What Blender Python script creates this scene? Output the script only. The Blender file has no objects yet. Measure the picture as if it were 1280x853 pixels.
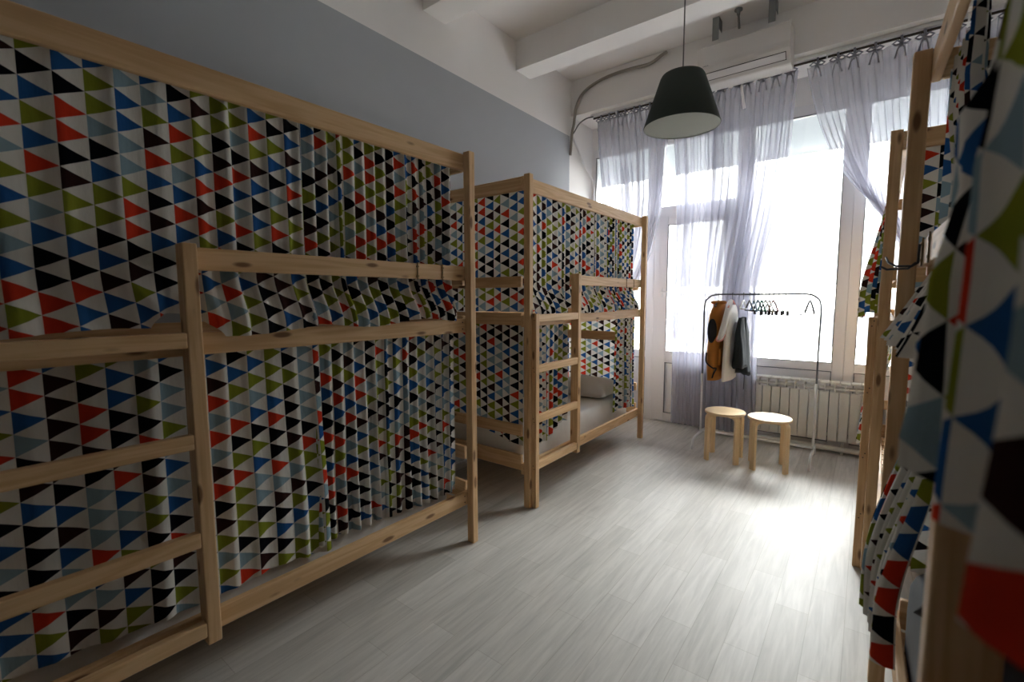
import bpy, bmesh, math, random
from mathutils import Vector, Matrix, noise
from math import sin, cos, pi, radians

scene = bpy.context.scene
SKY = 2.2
COL = scene.collection

# ------------------------------------------------------------------ materials
def new_mat(name):
    m = bpy.data.materials.new(name)
    m.use_nodes = True
    nt = m.node_tree
    nt.nodes.clear()
    out = nt.nodes.new('ShaderNodeOutputMaterial')
    return m, nt, out

def N(nt, typ, **kw):
    n = nt.nodes.new(typ)
    for k, v in kw.items():
        if k.startswith('i_'):
            key = k[2:]
            key = int(key) if key.isdigit() else key.replace('_', ' ')
            n.inputs[key].default_value = v
        else:
            setattr(n, k, v)
    return n

def L(nt, a, b):
    nt.links.new(a, b)

def math_node(nt, op, a, b=None, c=None):
    n = nt.nodes.new('ShaderNodeMath')
    n.operation = op
    for i, v in enumerate((a, b, c)):
        if v is None:
            continue
        if isinstance(v, (int, float)):
            n.inputs[i].default_value = v
        else:
            nt.links.new(v, n.inputs[i])
    return n.outputs[0]

def srgb(r, g, b):
    f = lambda c: (c / 255 / 12.92) if c / 255 <= .04045 else ((c / 255 + .055) / 1.055) ** 2.4
    return (f(r), f(g), f(b), 1)

def plain(name, col, rough=.6, metal=0, noise_amt=.06, scale=6, bump=0, spec=.5):
    m, nt, out = new_mat(name)
    bs = N(nt, 'ShaderNodeBsdfPrincipled', i_Roughness=rough, i_Metallic=metal)
    bs.inputs['Specular IOR Level'].default_value = spec
    tc = N(nt, 'ShaderNodeTexCoord')
    nz = N(nt, 'ShaderNodeTexNoise', i_Scale=scale, i_Detail=4.0)
    L(nt, tc.outputs['Object'], nz.inputs['Vector'])
    mx = N(nt, 'ShaderNodeMix', data_type='RGBA')
    mx.inputs[6].default_value = tuple(c * (1 - noise_amt) for c in col[:3]) + (1,)
    mx.inputs[7].default_value = tuple(min(1, c * (1 + noise_amt)) for c in col[:3]) + (1,)
    L(nt, nz.outputs['Fac'], mx.inputs[0])
    L(nt, mx.outputs[2], bs.inputs['Base Color'])
    if bump:
        bp = N(nt, 'ShaderNodeBump', i_Strength=bump, i_Distance=.01)
        L(nt, nz.outputs['Fac'], bp.inputs['Height'])
        L(nt, bp.outputs['Normal'], bs.inputs['Normal'])
    L(nt, bs.outputs['BSDF'], out.inputs['Surface'])
    return m

def wood(name, axis, light, dark, knots=True):
    """pine with the grain along one local axis"""
    m, nt, out = new_mat(name)
    bs = N(nt, 'ShaderNodeBsdfPrincipled', i_Roughness=.5)
    bs.inputs['Specular IOR Level'].default_value = .3
    tc = N(nt, 'ShaderNodeTexCoord')
    oi = N(nt, 'ShaderNodeObjectInfo')
    add = N(nt, 'ShaderNodeVectorMath', operation='ADD')
    L(nt, tc.outputs['Object'], add.inputs[0])
    off = math_node(nt, 'MULTIPLY', oi.outputs['Random'], 17.0)
    cmb = N(nt, 'ShaderNodeCombineXYZ')
    for i in range(3):
        L(nt, off, cmb.inputs[i])
    L(nt, cmb.outputs[0], add.inputs[1])
    def mapped(along, across):
        mp = N(nt, 'ShaderNodeVectorMath', operation='MULTIPLY')
        s = [across] * 3
        s[axis] = along
        mp.inputs[1].default_value = s
        L(nt, add.outputs[0], mp.inputs[0])
        return mp.outputs[0]
    nz = N(nt, 'ShaderNodeTexNoise', i_Scale=1.0, i_Detail=3.0, i_Distortion=.4)
    L(nt, mapped(1.1, 16), nz.inputs['Vector'])
    ring = math_node(nt, 'SINE', math_node(nt, 'MULTIPLY', nz.outputs['Fac'], 34.0))
    ring = math_node(nt, 'MULTIPLY_ADD', ring, .5, .5)
    fine = N(nt, 'ShaderNodeTexNoise', i_Scale=1.0, i_Detail=5.0)
    L(nt, mapped(6, 170), fine.inputs['Vector'])
    f = math_node(nt, 'ADD', math_node(nt, 'MULTIPLY', ring, .45), math_node(nt, 'MULTIPLY', fine.outputs['Fac'], .5))
    mx = N(nt, 'ShaderNodeMix', data_type='RGBA')
    mx.inputs[6].default_value = dark
    mx.inputs[7].default_value = light
    L(nt, f, mx.inputs[0])
    colr = mx.outputs[2]
    if knots:
        vo = N(nt, 'ShaderNodeTexVoronoi', i_Scale=1.0)
        L(nt, mapped(4.6, 15), vo.inputs['Vector'])
        k = N(nt, 'ShaderNodeMapRange', interpolation_type='SMOOTHSTEP')
        k.inputs['From Min'].default_value = .2
        k.inputs['From Max'].default_value = .1
        L(nt, vo.outputs['Distance'], k.inputs['Value'])
        mk = N(nt, 'ShaderNodeMix', data_type='RGBA')
        mk.inputs[7].default_value = srgb(104, 66, 38)
        L(nt, math_node(nt, 'MULTIPLY', k.outputs['Result'], .85), mk.inputs[0])
        L(nt, colr, mk.inputs[6])
        colr = mk.outputs[2]
    L(nt, colr, bs.inputs['Base Color'])
    L(nt, bs.outputs['BSDF'], out.inputs['Surface'])
    return m

PINE_L, PINE_D = srgb(228, 194, 150), srgb(196, 154, 108)
WOOD = [wood('pine_x', 0, PINE_L, PINE_D), wood('pine_y', 1, PINE_L, PINE_D), wood('pine_z', 2, PINE_L, PINE_D)]
BIRCH = [wood('birch_%d' % i, i, srgb(236, 212, 172), srgb(222, 190, 144), False) for i in range(3)]

def fabric_mat():
    """triangles in upright columns, pointing along +u, on off-white cotton"""
    m, nt, out = new_mat('triangle_print')
    uv = N(nt, 'ShaderNodeUVMap')
    uv.uv_map = 'UVMap'
    sp = N(nt, 'ShaderNodeSeparateXYZ')
    L(nt, uv.outputs['UV'], sp.inputs[0])
    u, v = sp.outputs[0], sp.outputs[1]
    colu = math_node(nt, 'FLOOR', u)
    fx = math_node(nt, 'SUBTRACT', u, colu)
    par = math_node(nt, 'MODULO', colu, 2.0)
    vv = math_node(nt, 'MULTIPLY_ADD', par, .5, v)
    row = math_node(nt, 'FLOOR', vv)
    fy = math_node(nt, 'SUBTRACT', vv, row)
    d = math_node(nt, 'ABSOLUTE', math_node(nt, 'SUBTRACT', fy, .5))
    lim = math_node(nt, 'MULTIPLY', math_node(nt, 'SUBTRACT', 1.0, fx), .5)
    inside = math_node(nt, 'LESS_THAN', d, lim)
    cb = N(nt, 'ShaderNodeCombineXYZ')
    L(nt, math_node(nt, 'MULTIPLY_ADD', colu, 1.37, 3.3), cb.inputs[0])
    L(nt, math_node(nt, 'MULTIPLY_ADD', row, 2.11, 1.7), cb.inputs[1])
    wn = N(nt, 'ShaderNodeTexWhiteNoise', noise_dimensions='2D')
    L(nt, cb.outputs[0], wn.inputs['Vector'])
    rp = N(nt, 'ShaderNodeValToRGB')
    rp.color_ramp.interpolation = 'CONSTANT'
    cols = [(0, srgb(22, 23, 27)), (.23, srgb(56, 36, 34)), (.32, srgb(46, 92, 150)), (.52, srgb(134, 142, 48)),
            (.74, srgb(206, 62, 40)), (.87, srgb(140, 164, 176))]
    els = rp.color_ramp.elements
    els[0].position, els[0].color = cols[0]
    els[1].position, els[1].color = cols[1]
    for p, c in cols[2:]:
        e = els.new(p)
        e.color = c
    L(nt, wn.outputs['Value'], rp.inputs['Fac'])
    mx = N(nt, 'ShaderNodeMix', data_type='RGBA')
    mx.inputs[6].default_value = srgb(226, 222, 214)
    L(nt, inside, mx.inputs[0])
    L(nt, rp.outputs['Color'], mx.inputs[7])
    # woven slub and light wrinkling
    wv = N(nt, 'ShaderNodeTexNoise', i_Scale=1.0, i_Detail=4.0)
    sc = N(nt, 'ShaderNodeVectorMath', operation='MULTIPLY')
    sc.inputs[1].default_value = (5, 1.4, 1)
    L(nt, uv.outputs['UV'], sc.inputs[0])
    L(nt, sc.outputs[0], wv.inputs['Vector'])
    bp = N(nt, 'ShaderNodeBump', i_Strength=.35, i_Distance=.006)
    L(nt, wv.outputs['Fac'], bp.inputs['Height'])
    df = N(nt, 'ShaderNodeBsdfDiffuse')
    tr = N(nt, 'ShaderNodeBsdfTranslucent')
    L(nt, bp.outputs['Normal'], df.inputs['Normal'])
    L(nt, mx.outputs[2], df.inputs['Color'])
    L(nt, mx.outputs[2], tr.inputs['Color'])
    ms = N(nt, 'ShaderNodeMixShader')
    ms.inputs[0].default_value = .22
    L(nt, df.outputs[0], ms.inputs[1])
    L(nt, tr.outputs[0], ms.inputs[2])
    L(nt, ms.outputs[0], out.inputs['Surface'])
    return m

def sheer_mat():
    m, nt, out = new_mat('sheer_voile')
    tp = N(nt, 'ShaderNodeBsdfTransparent')
    df = N(nt, 'ShaderNodeBsdfDiffuse', i_Color=(.58, .58, .66, 1))
    tr = N(nt, 'ShaderNodeBsdfTranslucent', i_Color=(.52, .52, .60, 1))
    a = N(nt, 'ShaderNodeMixShader'); a.inputs[0].default_value = .5
    L(nt, df.outputs[0], a.inputs[1]); L(nt, tr.outputs[0], a.inputs[2])
    uv = N(nt, 'ShaderNodeUVMap'); uv.uv_map = 'UVMap'
    sc = N(nt, 'ShaderNodeVectorMath', operation='MULTIPLY'); sc.inputs[1].default_value = (220, 3, 1)
    L(nt, uv.outputs['UV'], sc.inputs[0])
    nz = N(nt, 'ShaderNodeTexNoise', i_Scale=1.0, i_Detail=2.0)
    L(nt, sc.outputs[0], nz.inputs['Vector'])
    fac = math_node(nt, 'MULTIPLY_ADD', nz.outputs['Fac'], .16, .40)
    b = N(nt, 'ShaderNodeMixShader')
    L(nt, fac, b.inputs[0])
    L(nt, tp.outputs[0], b.inputs[1]); L(nt, a.outputs[0], b.inputs[2])
    L(nt, b.outputs[0], out.inputs['Surface'])
    return m

def glass_mat():
    m, nt, out = new_mat('window_glass')
    tp = N(nt, 'ShaderNodeBsdfTransparent', i_Color=(.96, .98, .97, 1))
    gl = N(nt, 'ShaderNodeBsdfGlossy', i_Roughness=.02)
    fr = N(nt, 'ShaderNodeFresnel', i_IOR=1.45)
    b = N(nt, 'ShaderNodeMixShader')
    L(nt, fr.outputs[0], b.inputs[0])
    L(nt, tp.outputs[0], b.inputs[1]); L(nt, gl.outputs[0], b.inputs[2])
    L(nt, b.outputs[0], out.inputs['Surface'])
    return m

def floor_mat():
    m, nt, out = new_mat('laminate_floor')
    tc = N(nt, 'ShaderNodeTexCoord')
    sp = N(nt, 'ShaderNodeSeparateXYZ'); L(nt, tc.outputs['Object'], sp.inputs[0])
    cb = N(nt, 'ShaderNodeCombineXYZ')
    L(nt, sp.outputs[1], cb.inputs[0]); L(nt, sp.outputs[0], cb.inputs[1])
    br = N(nt, 'ShaderNodeTexBrick', offset=.37, offset_frequency=2, squash=1)
    br.inputs['Color1'].default_value = srgb(188, 185, 179)
    br.inputs['Color2'].default_value = srgb(202, 199, 194)
    br.inputs['Mortar'].default_value = srgb(172, 168, 160)
    br.inputs['Scale'].default_value = 1
    br.inputs['Mortar Size'].default_value = .0014
    br.inputs['Mortar Smooth'].default_value = .3
    br.inputs['Brick Width'].default_value = .62
    br.inputs['Row Height'].default_value = .125
    L(nt, cb.outputs[0], br.inputs['Vector'])
    st = N(nt, 'ShaderNodeVectorMath', operation='MULTIPLY'); st.inputs[1].default_value = (3.2, 42, 1)
    L(nt, cb.outputs[0], st.inputs[0])
    nz = N(nt, 'ShaderNodeTexNoise', i_Scale=1.0, i_Detail=6.0, i_Roughness=.6, i_Distortion=.6)
    L(nt, st.outputs[0], nz.inputs['Vector'])
    st2 = N(nt, 'ShaderNodeVectorMath', operation='MULTIPLY'); st2.inputs[1].default_value = (1.7, 9, 1)
    L(nt, cb.outputs[0], st2.inputs[0])
    nz2 = N(nt, 'ShaderNodeTexNoise', i_Scale=1.0, i_Detail=3.0)
    L(nt, st2.outputs[0], nz2.inputs['Vector'])
    g = math_node(nt, 'ADD', math_node(nt, 'MULTIPLY', nz.outputs['Fac'], .7), math_node(nt, 'MULTIPLY', nz2.outputs['Fac'], .3))
    mr = N(nt, 'ShaderNodeMapRange'); mr.inputs['From Min'].default_value = .33; mr.inputs['From Max'].default_value = .6
    mr.inputs['To Min'].default_value = .78; mr.inputs['To Max'].default_value = 1.06
    L(nt, g, mr.inputs['Value'])
    mx = N(nt, 'ShaderNodeMix', data_type='RGBA', blend_type='MULTIPLY'); mx.inputs[0].default_value = 1
    L(nt, br.outputs['Color'], mx.inputs[6])
    cg = N(nt, 'ShaderNodeCombineColor')
    L(nt, mr.outputs[0], cg.inputs[0])
    L(nt, math_node(nt, 'MULTIPLY', mr.outputs[0], .995), cg.inputs[1])
    L(nt, math_node(nt, 'MULTIPLY', mr.outputs[0], .985), cg.inputs[2])
    L(nt, cg.outputs[0], mx.inputs[7])
    bs = N(nt, 'ShaderNodeBsdfPrincipled', i_Roughness=.5)
    bs.inputs['Specular IOR Level'].default_value = .26
    L(nt, mx.outputs[2], bs.inputs['Base Color'])
    bp = N(nt, 'ShaderNodeBump', i_Strength=.12, i_Distance=.004)
    L(nt, nz.outputs['Fac'], bp.inputs['Height']); L(nt, bp.outputs['Normal'], bs.inputs['Normal'])
    L(nt, bs.outputs['BSDF'], out.inputs['Surface'])
    return m

FABRIC, SHEER, GLASS, FLOOR = fabric_mat(), sheer_mat(), glass_mat(), floor_mat()
def blind_mat():
    m, nt, out = new_mat('blind_cloth')
    df = N(nt, 'ShaderNodeBsdfDiffuse', i_Color=(.75, .76, .77, 1))
    tr = N(nt, 'ShaderNodeBsdfTranslucent', i_Color=(.75, .77, .79, 1))
    ms = N(nt, 'ShaderNodeMixShader'); ms.inputs[0].default_value = .14
    L(nt, df.outputs[0], ms.inputs[1]); L(nt, tr.outputs[0], ms.inputs[2])
    L(nt, ms.outputs[0], out.inputs['Surface'])
    return m
BLINDM = blind_mat()
GREYWALL = plain('grey_wall_paint', srgb(170, 173, 177), .8, 0, .03, 3, .04)
WHITEWALL = plain('white_wall_paint', srgb(234, 231, 228), .8, 0, .03, 3, .06)
PVC = plain('white_pvc', srgb(232, 230, 230), .35, 0, .01)
GASKET = plain('grey_gasket', srgb(110, 112, 116), .6)
SHEET = plain('white_bedsheet', srgb(222, 220, 216), .9, 0, .03, 14, .3)
LAMPOUT = plain('lamp_green_black', srgb(58, 66, 60), .75, 0, .04)
LAMPIN = plain('lamp_inner_grey', srgb(140, 142, 134), .8, 0, .02)
CORD = plain('cord_grey', srgb(120, 120, 118), .6)
CONDUIT = plain('conduit_beige_grey', srgb(150, 143, 134), .6)
ACW = plain('appliance_white', srgb(214, 210, 206), .4, 0, .01)
DARKSLOT = plain('dark_slot', srgb(52, 50, 50), .6)
BRACKET = plain('grey_steel_plate', srgb(118, 120, 120), .5, .3)
RADW = plain('radiator_white', srgb(222, 220, 214), .35, 0, .01)
RACKW = plain('rack_white_steel', srgb(226, 226, 226), .35, 0, .01)
RACKD = plain('rack_dark_steel', srgb(96, 100, 106), .5)
MUSTARD = plain('mustard_canvas', srgb(176, 112, 40), .85, 0, .12, 16, .3)
BLACKC = plain('black_lining', srgb(30, 30, 32), .9)
TSHIRT = plain('white_jersey', srgb(228, 224, 220), .9, 0, .03, 10, .2)
PINKHEM = plain('pink_hem', srgb(220, 150, 140), .9)
NAVY = plain('dark_teal_cloth', srgb(24, 32, 38), .9, 0, .1, 12, .2)
HOOKM = plain('dark_wire', srgb(62, 60, 62), .4, .6)
STRAP = plain('brass_strap', srgb(120, 96, 60), .45, .6)
BOLT = plain('bolt_dark', srgb(70, 60, 50), .5, .5)
PLASTERN = plain('facade_plaster', srgb(196, 193, 188), .9, 0, .03, .3)
PANEWIN = plain('facade_window', srgb(46, 46, 48), .6, 0, .03, .3)
SLABM = plain('balcony_concrete', srgb(210, 212, 214), .9, 0, .03, 1)
SHEET_SHADED = plain('shaded_bedsheet', srgb(120, 122, 126), .95, 0, .05, 10, .2)  # bedding greyed: the shade inside the near lower bunk is put into its colour
HANGC = [plain('hanger_%s' % n, srgb(*c), .4) for n, c in
         [('green', (40, 110, 84)), ('teal', (44, 84, 90)), ('white', (226, 226, 226)), ('black', (44, 40, 46)), ('brown', (96, 74, 56)), ('blue', (120, 150, 176)), ('red', (120, 52, 60))]]

# ------------------------------------------------------------------ mesh helpers
class MB:
    def __init__(s):
        s.bm = bmesh.new()
        s.uv = None
    def box(s, x0, x1, y0, y1, z0, z1, bev=0.0, seg=2, rot=None):
        g = bmesh.ops.create_cube(s.bm, size=1)
        vs = g['verts']
        bmesh.ops.scale(s.bm, vec=(abs(x1 - x0), abs(y1 - y0), abs(z1 - z0)), verts=vs)
        if bev:
            es = list({e for v in vs for e in v.link_edges})
            r = bmesh.ops.bevel(s.bm, geom=es, offset=bev, segments=seg, profile=.5, affect='EDGES')
            vs = list({v for f in r['faces'] for v in f.verts} | {v for v in vs if v.is_valid})
        if rot:
            bmesh.ops.rotate(s.bm, verts=vs, cent=(0, 0, 0), matrix=rot)
        bmesh.ops.translate(s.bm, vec=((x0 + x1) / 2, (y0 + y1) / 2, (z0 + z1) / 2), verts=vs)
        return s
    def tube(s, pts, r, n=8, cap=True):
        pts = [Vector(p) for p in pts]
        rings = []
        t_prev = None
        nrm = None
        for i, p in enumerate(pts):
            t = (pts[min(i + 1, len(pts) - 1)] - pts[max(i - 1, 0)])
            t = t.normalized() if t.length > 1e-9 else (t_prev or Vector((0, 0, 1)))
            if nrm is None:
                nrm = t.orthogonal().normalized()
            else:
                nrm = (nrm - t * nrm.dot(t))
                nrm = nrm.normalized() if nrm.length > 1e-6 else t.orthogonal().normalized()
            b = t.cross(nrm)
            rr = r[i] if isinstance(r, (list, tuple)) else r
            rings.append([s.bm.verts.new(p + (nrm * cos(2 * pi * k / n) + b * sin(2 * pi * k / n)) * rr) for k in range(n)])
            t_prev = t
        for a, b in zip(rings, rings[1:]):
            for k in range(n):
                s.bm.faces.new((a[k], a[(k + 1) % n], b[(k + 1) % n], b[k]))
        if cap:
            s.bm.faces.new(rings[0][::-1]); s.bm.faces.new(rings[-1])
        return s
    def lathe(s, prof, n=48, c=(0, 0), closed=False):
        rings = []
        for r, z in prof:
            rings.append([s.bm.verts.new((c[0] + r * cos(2 * pi * k / n), c[1] + r * sin(2 * pi * k / n), z)) for k in range(n)])
        for a, b in zip(rings, rings[1:]):
            for k in range(n):
                s.bm.faces.new((a[k], a[(k + 1) % n], b[(k + 1) % n], b[k]))
        if prof[0][0] > 1e-6 and closed:
            s.bm.faces.new(rings[0][::-1])
        if closed:
            s.bm.faces.new(rings[-1])
        return s
    def loft(s, rings, cap=True):
        rs = [[s.bm.verts.new(p) for p in r] for r in rings]
        n = len(rs[0])
        for a, b in zip(rs, rs[1:]):
            for k in range(n):
                s.bm.faces.new((a[k], a[(k + 1) % n], b[(k + 1) % n], b[k]))
        if cap:
            s.bm.faces.new(rs[0][::-1]); s.bm.faces.new(rs[-1])
        return s
    def quad(s, *pts):
        s.bm.faces.new([s.bm.verts.new(p) for p in pts])
        return s
    def mirror_y(s):
        for v in s.bm.verts:
            v.co.y = -v.co.y
        bmesh.ops.reverse_faces(s.bm, faces=s.bm.faces[:])
        return s
    def mesh(s, name, mats, smooth=False):
        bmesh.ops.recalc_face_normals(s.bm, faces=s.bm.faces[:])
        me = bpy.data.meshes.new(name)
        s.bm.to_mesh(me); s.bm.free()
        for m in (mats if isinstance(mats, (list, tuple)) else [mats]):
            me.materials.append(m)
        if smooth:
            for p in me.polygons:
                p.use_smooth = True
        return me

def obj(name, mb, mats, parent=None, smooth=False, matrix=None):
    me = mb.mesh(name, mats, smooth) if isinstance(mb, MB) else mb
    o = bpy.data.objects.new(name, me)
    COL.objects.link(o)
    if parent:
        o.parent = parent
    if matrix is not None:
        o.matrix_world = matrix
    return o

def empty(name, loc=(0, 0, 0), rz=0):
    o = bpy.data.objects.new(name, None)
    o.empty_display_size = .1
    COL.objects.link(o)
    o.location = loc
    o.rotation_euler = (0, 0, rz)
    return o

def tag(o, label, cat, group=None):
    o['label'] = label; o['category'] = cat
    if group:
        o['group'] = group
    return o

def struct(o):
    o['kind'] = 'structure'
    return o

def copy_tree(o, parent=None):
    c = o.copy(); COL.objects.link(c)
    if parent:
        c.parent = parent
    for ch in list(o.children):
        copy_tree(ch, c)
    return c

lerp = lambda a, b, t: a + (b - a) * t
def smooth(x):
    x = max(0, min(1, x))
    return x * x * (3 - 2 * x)

# ------------------------------------------------------------------ room
XL, XR, Y0, YW, YWL, ZC = -2.615, 1.06, -3.2, 4.95, 4.46, 3.65
ZP = 3.08
struct(obj('floor', MB().box(XL - .2, XR + .2, Y0 - .2, YW + .15, -.12, 0), FLOOR))
struct(obj('ceiling', MB().box(XL - .2, XR + .2, Y0 - .2, YW + .15, ZC, ZC + .12), WHITEWALL))
wl = MB()
wl.box(XL - .2, XL, Y0 - .2, YWL - .03, 0, ZP)
wl.box(XL - .2, XL, Y0 - .2, YWL - .03, ZP, ZC)
wl.box(XL - .2, XL, YWL - .03, YW + .15, 0, ZC)
me = wl.mesh('wall_left', [GREYWALL, WHITEWALL])
for i, p in enumerate(me.polygons):
    p.material_index = 0 if i < 6 else 1
struct(obj('wall_left', me, None))
struct(obj('wall_right', MB().box(XR, XR + .2, Y0 - .2, YW + .15, 0, ZC), GREYWALL))
struct(obj('wall_back', MB().box(XL, XR, Y0 - .2, Y0, 0, ZC), GREYWALL))
# lintel over the windows, and the wall strip between lintel and frames
struct(obj('wall_front', MB().box(XL, XR, YWL, YW + .15, 3.29, ZC).box(XL, XR, YW, YW + .15, 3.05, 3.29)
           .box(XL, XL + .02, YW, YW + .1, 0, 3.05).box(.74, XR, YW, YW + .15, 0, 3.05), WHITEWALL))
for y in (-3.12, -2.02, -.92, .18, 1.28, 2.38, 3.48):
    struct(obj('ceiling_beam', MB().box(XL, XR, y, y + .215, 3.40, ZC), WHITEWALL))

# ------------------------------------------------------------------ windows (front wall, PVC glazing to the floor)
def frame_rect(mb, x0, x1, z0, z1, w, y0, y1, wb=None, wt=None):
    wb = w if wb is None else wb; wt = w if wt is None else wt
    mb.box(x0, x0 + w, y0, y1, z0, z1, .004)
    mb.box(x1 - w, x1, y0, y1, z0, z1, .004)
    mb.box(x0 + w, x1 - w, y0, y1, z0, z0 + wb, .004)
    mb.box(x0 + w, x1 - w, y0, y1, z1 - wt, z1, .004)

def window(name, x0, x1, gx0, gx1):
    e = struct(empty(name, (0, 0, 0)))
    f = MB()
    f.box(x0, gx0, YW, YW + .07, 0, 3.05, .004).box(gx1, x1, YW, YW + .07, 0, 3.05, .004)
    f.box(gx0, gx1, YW, YW + .07, 2.96, 3.05, .004)
    f.box(gx0, gx1, YW, YW + .07, .70, .775, .004)
    f.box(gx0, gx1, YW, YW + .07, 0, .06, .004)
    obj('window_frame', f, PVC, e)
    b = MB()
    b.box(gx0 + .0, gx1 - .0, YW + .012, YW + .05, .06, .70)
    obj('sill_panel', b, PVC, e)
    g = MB()
    for (a, c, z0, z1) in ((gx0, gx1, .775, 2.96), (gx0, gx1, .06, .70)):
        t = .006
        g.box(a, a + t, YW - .002, YW + .01, z0, z1).box(c - t, c, YW - .002, YW + .01, z0, z1)
        g.box(a + t, c - t, YW - .002, YW + .01, z0, z0 + t).box(a + t, c - t, YW - .002, YW + .01, z1 - t, z1)
    obj('gasket', g, GASKET, e)
    obj('pane', MB().box(gx0, gx1, YW + .03, YW + .036, .775, 2.96), GLASS, e)
    return e

window('window_1', -2.6, -1.85, -2.565, -1.93)
w2 = window('window_2', -.99, -.13, -.915, -.215)
w3 = window('window_3', -.13, .745, -.055, .68)
# balcony door with a transom light
d = struct(empty('door_1'))
f = MB()
f.box(-1.85, -1.79, YW, YW + .07, 0, 3.05, .004).box(-1.05, -.99, YW, YW + .07, 0, 3.05, .004)
f.box(-1.79, -1.05, YW, YW + .07, 2.96, 3.05, .004).box(-1.79, -1.05, YW + .02, YW + .07, 0, .03, .004).box(-1.79, -1.05, YW, YW + .07, 2.21, 2.32, .004)
obj('door_frame', f, PVC, d)
f = MB()
frame_rect(f, -1.79, -1.05, .02, 2.21, .085, YW - .012, YW + .06)
f.box(-1.705, -1.135, YW - .01, YW + .058, .66, .78, .004)
leaf = obj('door_leaf', f, PVC, d)
obj('door_panel', MB().box(-1.705, -1.135, YW + .01, YW + .045, .105, .66), PVC, d)
g = MB()
for (z0, z1) in ((.78, 2.125), (.105, .66)):
    t = .007
    g.box(-1.705, -1.698, YW - .014, YW + .0, z0, z1).box(-1.142, -1.135, YW - .014, YW + .0, z0, z1)
    g.box(-1.698, -1.142, YW - .014, YW + .0, z0, z0 + t).box(-1.698, -1.142, YW - .014, YW + .0, z1 - t, z1)
obj('gasket', g, GASKET, d)
obj('pane', MB().box(-1.705, -1.135, YW + .03, YW + .036, .78, 2.125), GLASS, d)
obj('transom_pane', MB().box(-1.79, -1.05, YW + .03, YW + .036, 2.32, 2.96), GLASS, d)
h = MB().box(-1.765, -1.735, YW - .026, YW - .012, 1.36, 1.46, .004)
h.tube([(-1.75, YW - .02, 1.42), (-1.75, YW - .06, 1.42), (-1.735, YW - .068, 1.42), (-1.63, YW - .068, 1.42)], .008)
obj('door_handle', h, RACKW, d, True)

# exterior: balcony slab above and a facade across the street
for x0, x1, lab in ((-2.565, -1.93, 'pale roller blind rolled part way down the window beside the wall corner'), (-1.79, -1.05, 'pale roller blind rolled part way down over the balcony door light'),
                    (-.915, -.215, 'pale roller blind rolled part way down the big window'), (-.055, .68, 'pale roller blind rolled part way down the window by the bunk')):
    e = tag(empty('roller_blind', ((x0 + x1) / 2, YW + .085, 0)), lab, 'blind', 'roller blinds at the window tops')
    hw = (x1 - x0) / 2 + .03
    obj('blind_cloth', MB().box(-hw, hw, 0, .0015, 2.66, 3.0), BLINDM, e)
    obj('bottom_bar', MB().box(-hw, hw, -.006, .006, 2.645, 2.662, .002), PVC, e)
    obj('roller', MB().tube([(-hw, .0, 3.01), (hw, .0, 3.01)], .022, 12), PVC, e, True)
bl = tag(empty('building', (0, 24, 0)), 'pale plaster building facade across the street behind the big window', 'building')
fm = MB()
fm.box(-16, 4.2, 0, 4, -9, 1.9)
fm.box(-16.1, 4.3, -.15, 0, 1.55, 1.72)
obj('wall', fm, PLASTERN, bl)
for fl in range(2):
    for k in range(14):
        x = -15 + k * 1.35
        z0 = -.65 - 2.7 * fl
        w = MB().box(x, x + .62, -.05, .05, z0, z0 + 1.35)
        w.box(x - .08, x + .7, -.1, 0, z0 - .1, z0)
        obj('facade_window', w, PANEWIN, bl)

# ------------------------------------------------------------------ bunk beds
BL, BD = 1.91, .90      # length over posts, depth
AU, AF = .585, 1.87     # guard upright, far post
ZT1, ZT0 = 2.105, 2.022
ZG1, ZG0 = 1.527, 1.453
ZB1, ZB0 = 1.250, 1.176
ZL1, ZL0 = .289, .214

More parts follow.
